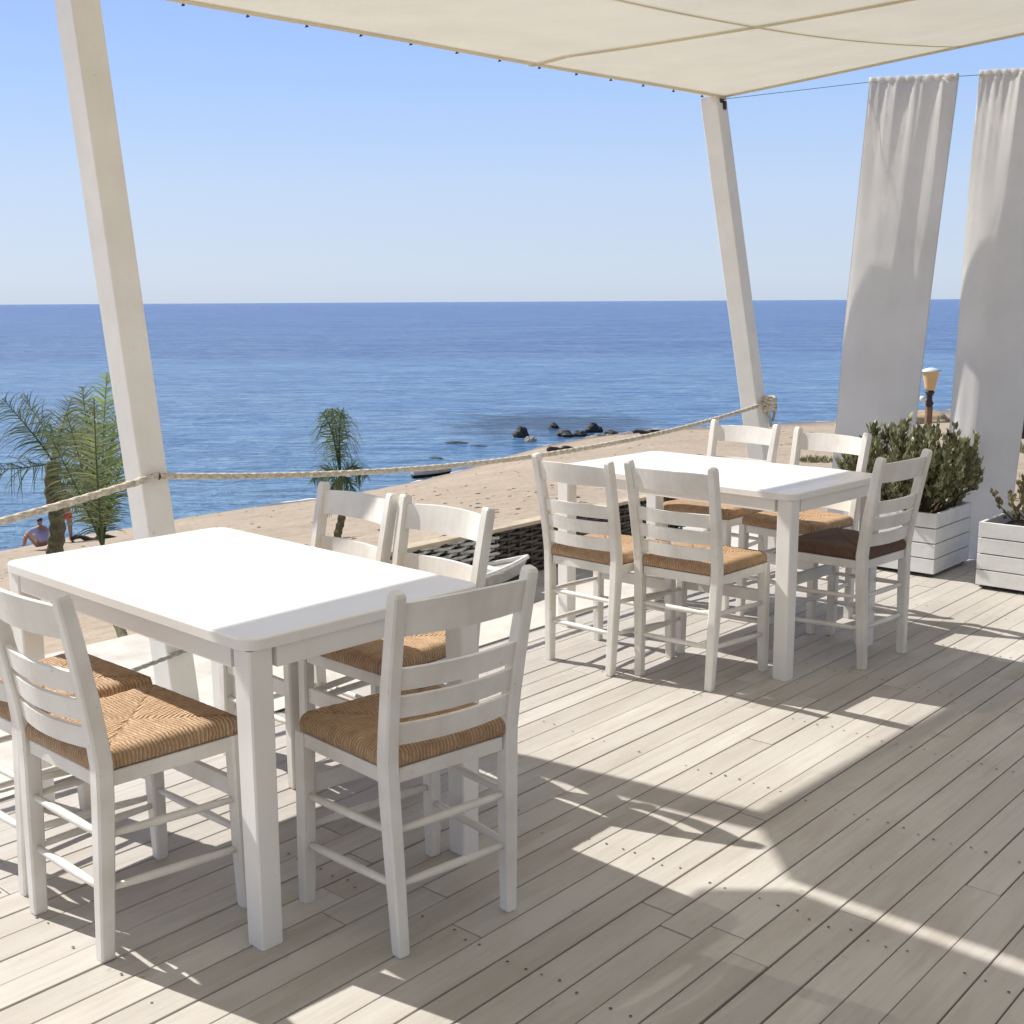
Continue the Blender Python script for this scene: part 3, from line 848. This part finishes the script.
# first palm: rough trunk, one long arching frond to the left
Y1 = 8.6
def F(u, v, Y=Y1): return Yd(u, v, Y)
top1 = F(53, 462); g1 = Yd(54, 560, Y1); g1.z = ground(g1.x, g1.y) - .05
palm(g1, top1, [
  (F(40, 440), F(2, 398), .26, 34, .55, VU, 1, (.0, .9)),
  (F(30, 470), F(-30, 470, Y1+.4), .24, 20, .8, VU, 1, (0, .8)),
  (F(52, 430, Y1+.3), F(20, 395, Y1+.5), .20, 22, .6, VU, 0, (0, .8)),
  (F(60, 430), F(72, 398, Y1+.2), .18, 26, .3, VU, 0, (.2, 1)),
  (F(70, 440, Y1+.2), F(88, 420, Y1+.6), .20, 24, .5, VU, 0, (.1, .9)),
  (F(56, 440, Y1-.4), F(50, 425, Y1-.7), .18, 20, .7, VU, 1, (.1, .9)),
  (F(70, 480), F(84, 505), .22, 22, .6, VU, 0, (0, .6)),
 ], 'palm tree with stout rough trunk and a long frond arching to the left', .055, 11, [PALMG, PALMD, PALMY])
# second palm: slim stem near the deck, upright feathery fronds
Y2 = 6.6
top2 = F(103, 548, Y2); b2 = Yd(131, 672, 5.5); b2.z = ground(b2.x, b2.y)-.03
palm(b2, top2, [
  (F(100, 470, Y2), F(107, 372, Y2+.1), .19, 54, .25, VU, 2, (.0, 1)),
  (F(92, 470, Y2), F(82, 386, Y2+.2), .19, 50, .25, VU, 0, (.2, 1)),
  (F(86, 480, Y2), F(66, 412, Y2), .19, 46, .35, VU, 0, (.2, 1)),
  (F(96, 480, Y2-.2), F(94, 398, Y2-.4), .18, 50, .3, VU, 0, (.3, 1)),
  (F(104, 480, Y2+.2), F(116, 415, Y2+.4), .17, 40, .3, VU, 0, (.1, .9)),
  (F(84, 500, Y2-.1), F(52, 440, Y2-.1), .17, 40, .5, VU, 0, (.0, .8)),
  (F(106, 500, Y2), F(128, 450, Y2+.2), .17, 34, .6, VU, 1, (.1, .9)),
  (F(96, 500, Y2+.3), F(78, 430, Y2+.5), .18, 40, .4, VU, 0, (.1, .8)),
 ], 'young palm with upright feathery fronds and bright tip beside the left post', .022, 12, [PALMG, PALMD, PALMY])
# third palm: fronds drooping like an umbrella
Y3 = 9.0
top3 = F(341, 478, Y3); b3 = Yd(338, 560, Y3); b3.z = ground(b3.x, b3.y)-.05
palm(b3, top3, [
  (F(328, 410, Y3), F(333, 409, Y3-.05), .30, 1, 1.2, VU, 1, (0, 1)),
  (F(334, 425, Y3), F(322, 412, Y3-.2), .25, 30, 1.3, VU, 1, (.2, 1)),
  (F(337, 420, Y3), F(343, 410, Y3-.2), .25, 34, 1.4, VU, 1, (.2, 1)),
  (F(335, 420, Y3+.2), F(332, 408, Y3+.3), .25, 34, 1.4, VU, 0, (0, .9)),
  (F(330, 460, Y3), F(313, 482, Y3), .18, 26, .9, VU, 1, (0, .8)),
  (F(352, 455, Y3), F(366, 478, Y3), .17, 26, 1.1, VU, 1, (0, .8)),
  (F(338, 470, Y3-.2), F(330, 478, Y3-.5), .18, 24, 1.2, VU, 1, (0, .8)),
  (F(348, 470, Y3+.1), F(358, 505, Y3), .15, 20, 1.2, VU, 1, (0, .6)),
  (F(330, 480, Y3-.1), F(326, 515, Y3), .15, 20, 1.2, VU, 0, (0, .6)),
 ], 'small palm with drooping umbrella of dark fronds behind the near table chairs', .030, 13, [PALMG, PALMD, PALMY])

# ------------------------------------------------------------------ wicker screen, small boat
def weave_mat():
    mt, nt, b = new_mat('dark_wicker'); n = N(nt)
    tc = n('ShaderNodeTexCoord').outputs['Object']
    f = n.noise(tc, 18, 5, .65)
    n.link(n.mix(n.ramp(f, [(.35, (0, 0, 0)), (.7, (1, 1, 1))]), (.045, .036, .03), (.20, .17, .14)), b.inputs['Base Color'])
    b.inputs['Roughness'].default_value = .7; return mt
WICK = weave_mat()
WICKL = flat('pale_wicker', (.78, .74, .68), .8, var=.4, scale=20)
COPE = flat('coping_board', (.50, .42, .31), .8, var=.25, scale=8, bump=.3)
p0, p1, qw, zb, zt = 3.35, 7.0, 4.58, -.145, .165
root = empty('wicker_screen', PQ((p0+p1)/2, qw, zb), PA); half = (p1-p0)/2
for seg, (a, b_, mt) in enumerate(((-half, -half+1.68, WICKL), (-half+1.68, half, WICK))):
    bm = bmesh.new(); nrow = 13; H = zt-zb; sp_ = .105
    for r_ in range(nrow):
        z = H*(r_+.5)/nrow; npt = int((b_-a)/.0175)
        pts = [Vector((a+(b_-a)*k/npt, .016*math.sin(math.pi*((a+(b_-a)*k/npt)/sp_ + r_)) + random.uniform(-.002, .002), z+random.uniform(-.0025, .0025))) for k in range(npt+1)]
        sweep(bm, pts, circ(.0105, 6), ref=Vector((0, 0, 1)))
    from_bm('woven_panel', bm, mt, root, smooth=True)
for k in range(int((p1-p0)/.105)+1):
    bm = bmesh.new(); x_ = -half + k*.105
    sweep(bm, [(x_, 0, 0), (x_, 0, zt-zb)], circ(.009, 6), ref=Vector((1, 0, 0)))
    from_bm('stake', bm, WICK, root)
bm = bmesh.new(); box(bm, (0, .0, zt-zb+.012), (p1-p0, .09, .022), bev=.004)
from_bm('coping', bm, COPE, root)
bm = bmesh.new(); box(bm, (0, .05, (zt-zb)/2), (p1-p0, .02, zt-zb-.01)); from_bm('backing_board', bm, DARK, root)
tag(root, 'low dark woven wicker screen with pale board on top behind the chairs', 'screen')

HULLW = flat('hull_white', (.74, .73, .70), .5, var=.1); HULLG = flat('hull_green', (.035, .06, .055), .5, var=.2)
def small_boat(loc, rz, L, B, H, label, name='small_boat', mA=HULLW, mB=HULLG):
    root = empty(name, loc, rz)
    def ring(f, z, wi):
        # f 0 stern .. 1 bow
        w_ = B/2*(math.sin(math.pi*(.28+.72*(1-f)))**.6 if f < 1 else 0)
        return w_*wi
    for nm, mt, z0, z1, w0, w1, dr in (('hull', mB, 0, H*.45, .45, .8, 0), ('strake', mA, H*.45, H, .82, 1.0, .006)):
        bm = bmesh.new(); K = 16; rows = []
        for k in range(K+1):
            f = k/K; b_ = B/2*(1-f**2.6)*(.85+.15*math.sin(f*math.pi)); sh = .22*H*f*f
            rk = .10*L*f
            rows.append([(L*(f-.5)+rk*(z_/H), s*b_*w_, z_+sh) for s, z_, w_ in ((-1, z1, w1), (-1, z0, w0), (1, z0, w0), (1, z1, w1))])
        vv = [[bm.verts.new(p) for p in r_] for r_ in rows]
        for k in range(K):
            for j in ((0, 1), (1, 2), (2, 3)):
                if nm == 'strake' and j == (1, 2): continue
                bm.faces.new((vv[k][j[0]], vv[k][j[1]], vv[k+1][j[1]], vv[k+1][j[0]]))
        bm.faces.new(vv[0]) if nm == 'hull' else bm.faces.new(vv[0])
        bmesh.ops.solidify(bm, geom=bm.faces[:], thickness=.012)
        from_bm(nm, bm, mt, root)
    bm = bmesh.new()
    for s in (-1, 1):
        pts = [Vector((L*(k/16-.5)+.10*L*(k/16), s*B/2*(1-(k/16)**2.6)*(.85+.15*math.sin(k/16*math.pi)), H+.22*H*(k/16)**2)) for k in range(17)]
        sweep(bm, pts, rprof(.022, .02, .003), ref=Vector((0, 0, 1)))
    from_bm('gunwale', bm, mA, root)
    bm = bmesh.new(); prev = None
    for k in range(17):
        f = k/16; x_ = L*(f-.5)+.10*L*f; hb = max(.002, B/2*(1-f**2.6)*(.85+.15*math.sin(f*math.pi))-.004); zz = H*.93+.22*H*f*f
        a_ = bm.verts.new((x_, -hb, zz)); b2_ = bm.verts.new((x_, hb, zz))
        if prev: bm.faces.new((prev[0], a_, b2_, prev[1]))
        prev = (a_, b2_)
    bmesh.ops.solidify(bm, geom=bm.faces[:], thickness=.010)
    from_bm('deck_cover', bm, mA, root)
    for f in (.3, .62):
        bm = bmesh.new(); b_ = B/2*(1-f**2.6)
        box(bm, (L*(f-.5)+.1*L*f, 0, H*.96+.22*H*f*f), (.07, b_*1.9, .03)); from_bm('thwart', bm, mA, root)
    tag(root, label, 'boat'); return root
bt = Z(521, 560, .03); bt.z = -.138
small_boat(bt - al*.42, PA-R(4), .74, .24, .155, 'small white wooden boat with dark green bottom by the wicker screen')

# ------------------------------------------------------------------ lamp post
LAMPG = flat('amber_glass', (.72, .50, .24), .25, var=.1, scale=8)
LAMPC = flat('lamp_cap', (.75, .78, .74), .4)
WOOD = flat('weathered_wood', (.20, .12, .07), .8, var=.4, scale=15, bump=.4)
Yl = 12.5; lb = Yd(931, 372, Yl); sc = Yl/CF
gz = ground(lb.x, lb.y); root = empty('lamp_post', (lb.x, lb.y, gz)); hz = lb.z - gz
def lathe(bm, prof, n=20, cx=0, cy=0):
    rings = [[bm.verts.new((cx+r_*math.cos(2*math.pi*k/n), cy+r_*math.sin(2*math.pi*k/n), z_)) for k in range(n)] for r_, z_ in prof]
    for i in range(len(rings)-1):
        for k in range(n): bm.faces.new((rings[i][k], rings[i][(k+1) % n], rings[i+1][(k+1) % n], rings[i+1][k]))
    bm.faces.new(rings[0][::-1]); bm.faces.new(rings[-1])
bm = bmesh.new(); sweep(bm, [(0, 0, -.1), (0, 0, hz-.20-.16)], rprof(.062, .062, .006)); from_bm('pole', bm, WOOD, root)
bm = bmesh.new(); lathe(bm, [(.03, hz-.36), (.045, hz-.33), (.028, hz-.29), (.03, hz-.25), (.05, hz-.21), (.035, hz-.19)]); from_bm('collar', bm, IRON, root, smooth=True)
bm = bmesh.new(); lathe(bm, [(.045, hz-.19), (.055, hz-.16), (.082, hz-.02), (.085, hz)]); from_bm('glass', bm, LAMPG, root, smooth=True)
bm = bmesh.new(); lathe(bm, [(.110, hz+.001), (.112, hz+.012), (.06, hz+.035), (.02, hz+.045)]); from_bm('cap', bm, LAMPC, root, smooth=True)
bm = bmesh.new(); sweep(bm, [(0, 0, hz-.30), (-.05, -.01, hz-.33), (-.07, -.02, hz-.30)], circ(.012, 8), ref=Vector((0, 1, 0))); lathe(bm, [(.02, hz-.31), (.035, hz-.28), (.03, hz-.25)], 12, -.075, -.02)
from_bm('spotlight', bm, LAMPC, root, smooth=True)
tag(root, 'wooden lamp post with amber glass shade and pale cap between the curtains', 'lamp')

# ------------------------------------------------------------------ rocks, driftwood, pebbles, dune mound
ROCK = flat('shore_rock', (.045, .043, .035), .75, var=.5, scale=6, bump=.9, bs=10)
ROCKP = flat('pale_rock', (.30, .27, .23), .85, var=.35, scale=6, bump=.9, bs=10)
def rock(P, s, seed, mat, name='rock', sub=3):
    rs = random.Random(seed); bm = bmesh.new(); bmesh.ops.create_icosphere(bm, subdivisions=sub, radius=1)
    o_ = Vector((seed*3.1, seed*1.7, 0))
    for v in bm.verts:
        d = 1 + .45*noise.noise(v.co*1.1+o_) + .22*noise.noise(v.co*2.7+o_) + .08*noise.noise(v.co*7+o_)
        v.co = Vector((v.co.x*s[0]*d, v.co.y*s[1]*d, v.co.z*s[2]*d))
    o = from_bm(name, bm, mat, None); o.location = P; o.rotation_euler = (0, 0, rs.uniform(0, 6)); return o
shore = [(521, 437, .36, .36, .36, ROCK, 'tall dark rock standing alone at the waterline, leftmost of the shore rocks'),
 (530, 441, .26, .25, .15, ROCKP, 'small pale rock touching the foot of the lone dark rock'),
 (566, 436, .55, .35, .24, ROCK, 'widest low dark rock in the middle of the shore rocks'),
 (580, 436, .32, .30, .22, ROCK, 'dark rock against the right end of the widest rock'),
 (593, 432, .38, .3, .33, ROCK, 'dark pointed rock behind the widest rock'),
 (554, 428, .30, .25, .20, ROCK, 'small dark rock farthest out in the water'),
 (611, 434, .40, .3, .16, ROCK, 'low dark rock near the right end of the shore rocks'),
 (594, 438, .45, .3, .09, ROCKP, 'flat pale rock on the wet sand below the pointed rock'),
 (456, 443, .50, .25, .06, ROCK, 'flat dark rock just breaking the water left of the group'),
 (600, 436, .3, .22, .10, ROCKP, 'little pale rock between the pointed rock and the right end')]
for i, (u, v, a, b_, c, mt, lab) in enumerate(shore):
    P = Z(u, v, SEA); o = rock(P+Vector((0, 0, c*.15)), (a, b_, c), i+1, mt); tag(o, lab, 'rock', 'rocks at the waterline')
# submerged dark patch: kelp covered stones under the water line -> low wet stones
for i, (u, v) in enumerate(((478, 446), (436, 459), (543, 452), (655, 433))):
    P = on_ground(u, v); 
    if i == 2: continue
    o = rock(P, (.40, .14, .045), 40+i, ROCK)
    tag(o, ['low dark stone at the edge of the shallow water', 'low dark stone beside the sand bar', '', 'low brown stone on dry sand under the rope'][i], 'rock', 'stones scattered on the beach')
# driftwood
def log(P, d, L, r, label):
    bm = bmesh.new(); pts = [Vector(d)*(L*(k/10-.5)) + Vector((0, 0, r*.7+.04*math.sin(k*1.1))) + Vector((-d[1], d[0], 0))*.05*math.sin(k*.7) for k in range(11)]
    sweep(bm, pts, circ(r, 9), ref=Vector((0, 0, 1)), scales=[(.5+.6*math.sin(math.pi*(k+1)/12))*(1+.2*math.sin(k*2.3)) for k in range(11)])
    o = from_bm('driftwood', bm, flat('driftwood_'+label[:4], (.07, .055, .04), .9, var=.4, bump=.6), None); o.location = P; tag(o, label, 'driftwood', 'driftwood on the beach'); return o
log(on_ground(561, 452), (.93, .35, 0), 1.0, .10, 'dark driftwood log on the sand between the tables and the shore rocks')
log(on_ground(648, 434), (.98, .1, 0), 1.3, .09, 'brown driftwood log on dry sand just beneath the rope near the right post')
log(on_ground(95, 540), (.97, .2, 0), .9, .05, 'thin dark branch on the sand by the bathers')
# beached white boat by the pool
pb = Z(431, 477, SEA+.02)
small_boat(pb, R(20), 1.35, .5, .26, 'white rowing boat with dark underside resting in the shallows under the rope', 'rowing_boat', HULLW, HULLG)
# pebbles and beach litter, uncountable
bm = bmesh.new(); rs = random.Random(4)
ico = bmesh.new(); bmesh.ops.create_icosphere(ico, subdivisions=1, radius=1); iv = [v.co.copy() for v in ico.verts]; ifc = [[v.index for v in f.verts] for f in ico.faces]; ico.free()
cnt = 0
while cnt < 650:
    u, v = rs.uniform(-20, 1060), 432 + 200*rs.random()**1.5
    P = on_ground(u, v)
    if P.z < SEA+.1 or noise.noise(P*.4) < -.05: continue
    p_, q_ = toPQ(P)
    if q_ < 5.4 and p_ < 7.6: continue
    s = rs.uniform(.010, .026)*(1+P.y*.02); vs = [bm.verts.new((P.x+c_.x*s*rs.uniform(.8, 1.8), P.y+c_.y*s, P.z+c_.z*s*.5)) for c_ in iv]
    for f in ifc: bm.faces.new([vs[k] for k in f])
    cnt += 1
peb = from_bm('pebbles', bm, flat('pebble', (.26, .19, .13), .9, var=.6, scale=3)); tag(peb, 'scattered pebbles, seaweed bits and small stones over the beach', 'pebbles', kind='stuff')
# sandy mound and rubble bank by the right edge
GRASS = leaf_mat('dune_grass', (.16, .17, .06), (.36, .32, .15), .7, .2)
def tuft(P, rad, hgt, nb, label, seed):
    rs = random.Random(seed); bm = bmesh.new(); lay = bm.verts.layers.float.new('leafv')
    for k in range(nb):
        a = rs.uniform(0, 6.28); r_ = rad*math.sqrt(rs.random()); b_ = Vector((r_*math.cos(a), r_*math.sin(a), -.02))
        d = Vector((rs.uniform(-.5, .5), rs.uniform(-.5, .5), 1)); leaf(bm, lay, b_, d, hgt*rs.uniform(.5, 1.1), .010, rs.random(), curl=.5)
    o = from_bm('grass_tuft', bm, GRASS); o.location = P; tag(o, label, 'grass tuft', 'dune grass tufts'); return o
tuft(on_ground(817, 462), .35, .16, 260, 'yellow green grass tuft seen between the far chairs and the first curtain', 1)
tuft(on_ground(1016, 452), .8, .25, 420, 'green grass tuft below the rubble bank at the right edge', 2)
bankc = on_ground(1040, 437)
for i in range(9):
    rs2 = random.Random(100+i)
    u = 1008 + (i % 5)*16 + rs2.uniform(-3, 3); v = 437 - (i//5)*11
    P = Yd(u, v, bankc.y); s = rs2.uniform(.2, .3)*bankc.y/30
    o = rock(P, (s*1.2, s, s*.9), 60+i, flat('bank_stone_%d' % i, (.11+.03*(i % 3), .085, .075), .85, var=.4, scale=4, bump=.8) if i < 3 else bpy.data.materials['bank_stone_%d' % (i % 3)])
    tag(o, 'one of the brown boulders heaped in the bank at the right edge', 'boulder', 'boulders heaped at the right edge')
wb2 = Yd(1040, 418, bankc.y+.3)
small_boat(wb2, R(190), 2.2, .8, .42, 'white boat lying on the boulder bank at the right edge', 'rowing_boat')
mc = on_ground(900, 424)
bm = bmesh.new(); bmesh.ops.create_icosphere(bm, subdivisions=4, radius=1)
for v in bm.verts:
    d = 1+.25*noise.noise(v.co*2)+.08*noise.noise(v.co*6); v.co = Vector((v.co.x*2.6*d, v.co.y*1.2*d, v.co.z*.55*d))
mound = from_bm('sand_mound', bm, flat('ochre_sand', (.46, .34, .20), .95, var=.25, scale=2, bump=.6, bs=6), smooth=True); mound.location = mc
struct(mound)

# ------------------------------------------------------------------ people on the beach
SKIN = flat('skin', (.36, .20, .13), .6)
def body(name, joints, edges, mat):
    me = bpy.data.meshes.new(name); me.from_pydata([j[0] for j in joints], edges, [])
    o = bpy.data.objects.new(name, me); C.objects.link(o)
    md = o.modifiers.new('skin', 'SKIN'); md.use_smooth_shade = True
    for i, j in enumerate(joints): me.skin_vertices[0].data[i].radius = j[1] if isinstance(j[1], tuple) else (j[1], j[1])
    me.skin_vertices[0].data[0].use_root = True
    o.modifiers.new('sub', 'SUBSURF').levels = 2; o.modifiers['sub'].render_levels = 2
    me.materials.append(mat); return o
def skinned(name, joints, edges, mat):
    me = bpy.data.meshes.new(name); me.from_pydata([j[0] for j in joints], edges, [])
    if not me.skin_vertices:
        o = bpy.data.objects.new(name, me); C.objects.link(o); o.modifiers.new('skin', 'SKIN')
        bm = bmesh.new(); bm.from_mesh(me); lay = bm.verts.layers.skin.verify(); bm.verts.ensure_lookup_table()
        for i, j in enumerate(joints):
            bm.verts[i][lay].radius = j[1] if isinstance(j[1], tuple) else (j[1], j[1]); bm.verts[i][lay].use_root = (i == 0)
        bm.to_mesh(me); bm.free()
    sb = o.modifiers.new('sub', 'SUBSURF'); sb.levels = 2; sb.render_levels = 2
    bpy.context.view_layer.update()
    dg = bpy.context.evaluated_depsgraph_get(); m2 = bpy.data.meshes.new_from_object(o.evaluated_get(dg))
    bpy.data.objects.remove(o); m2.materials.clear()
    o2 = bpy.data.objects.new(name, m2); m2.materials.append(mat); C.objects.link(o2)
    for p in m2.polygons: p.use_smooth = True
    return o2
try:
    # standing child in red shorts, seen from behind
    k_ = 1.2
    def S(x, y, z): return (x*k_, y*k_, z*k_)
    J = [(S(0, 0, .52), .075*k_), (S(0, 0, .68), .075*k_), (S(0, 0, .80), (.085*k_, .06*k_)), (S(0, 0, .87), .035*k_), (S(0, .01, .97), (.072*k_, .08*k_)),
         (S(-.06, 0, .46), .055*k_), (S(-.065, .01, .26), .038*k_), (S(-.065, -.01, .04), .025*k_), (S(-.065, .07, .015), .022*k_),
         (S(.06, 0, .46), .055*k_), (S(.07, .0, .26), .038*k_), (S(.075, -.01, .04), .025*k_), (S(.075, .07, .015), .022*k_),
         (S(-.12, 0, .80), .03*k_), (S(-.16, -.01, .62), .024*k_), (S(-.14, .06, .47), .018*k_), (S(.12, 0, .80), .03*k_), (S(.17, .0, .62), .024*k_), (S(.18, .05, .46), .018*k_)]
    Ed = [(0, 1), (1, 2), (2, 3), (3, 4), (0, 5), (5, 6), (6, 7), (7, 8), (0, 9), (9, 10), (10, 11), (11, 12), (2, 13), (13, 14), (14, 15), (2, 16), (16, 17), (17, 18)]
    child = skinned('person', J, Ed, SKIN); gp = on_ground(67, 543); child.location = gp
    tag(child, 'child in red shorts standing on the shore beside the palm trunk', 'person')
    sh = skinned('shorts', [(S(0, 0, .55), .088*k_), (S(0, 0, .50), .09*k_), (S(-.06, 0, .45), .064*k_), (S(-.066, .005, .36), .060*k_), (S(.06, 0, .45), .064*k_), (S(.068, .005, .36), .060*k_)], [(0, 1), (1, 2), (2, 3), (1, 4), (4, 5)], flat('red_cloth', (.55, .04, .03), .8)); sh.parent = child
    hr = skinned('hair', [(S(0, -.012, 1.0), (.074*k_, .075*k_)), (S(0, -.03, .95), (.066*k_, .05*k_))], [(0, 1)], flat('dark_hair', (.03, .02, .015), .6)); hr.parent = child
    # seated grown-up bending forward
    J = [((0, 0, .14), .13), ((.0, .0, .32), .12), ((.0, .04, .48), (.15, .10)), ((.0, .08, .57), .05), ((.0, .12, .68), (.085, .10)),
         ((-.10, .10, .13), .085), ((-.16, .42, .38), .06), ((-.15, .62, .06), .04), ((-.15, .72, .04), .035),
         ((.10, .10, .13), .085), ((.14, .44, .34), .06), ((.14, .66, .06), .04), ((.14, .76, .04), .035),
         ((-.19, .16, .47), .05), ((-.24, .30, .30), .038), ((-.18, .48, .32), .03), ((.15, .16, .47), .05), ((.22, .30, .30), .038), ((.16, .48, .30), .03)]
    adult = skinned('person', J, Ed, SKIN); gp = on_ground(44, 550); adult.location = gp; adult.rotation_euler = (0, 0, R(50)); adult.scale = (.78, .78, .78)
    tag(adult, 'person in lavender shirt sitting on the sand left of the palm trunk', 'person')
    st = skinned('shirt', [((0, 0, .16), .15), ((.0, .0, .32), .150), ((.0, .04, .48), (.175, .128)), ((-.18, .16, .46), .062), ((-.22, .25, .36), .052), ((.15, .16, .46), .062), ((.20, .25, .36), .052)], [(0, 1), (1, 2), (2, 3), (3, 4), (2, 5), (5, 6)], flat('lavender_cloth', (.34, .32, .50), .85)); st.parent = adult
    hr = skinned('hair', [((.0, .11, .715), (.09, .092)), ((.0, .07, .66), (.075, .07))], [(0, 1)], bpy.data.materials['dark_hair']); hr.parent = adult
except Exception as ex:
    print('PEOPLE FAILED', ex)

# ------------------------------------------------------------------ render settings
scn.render.engine = 'CYCLES'
scn.render.resolution_x = 1024; scn.render.resolution_y = 1024
bpy.context.view_layer.update()
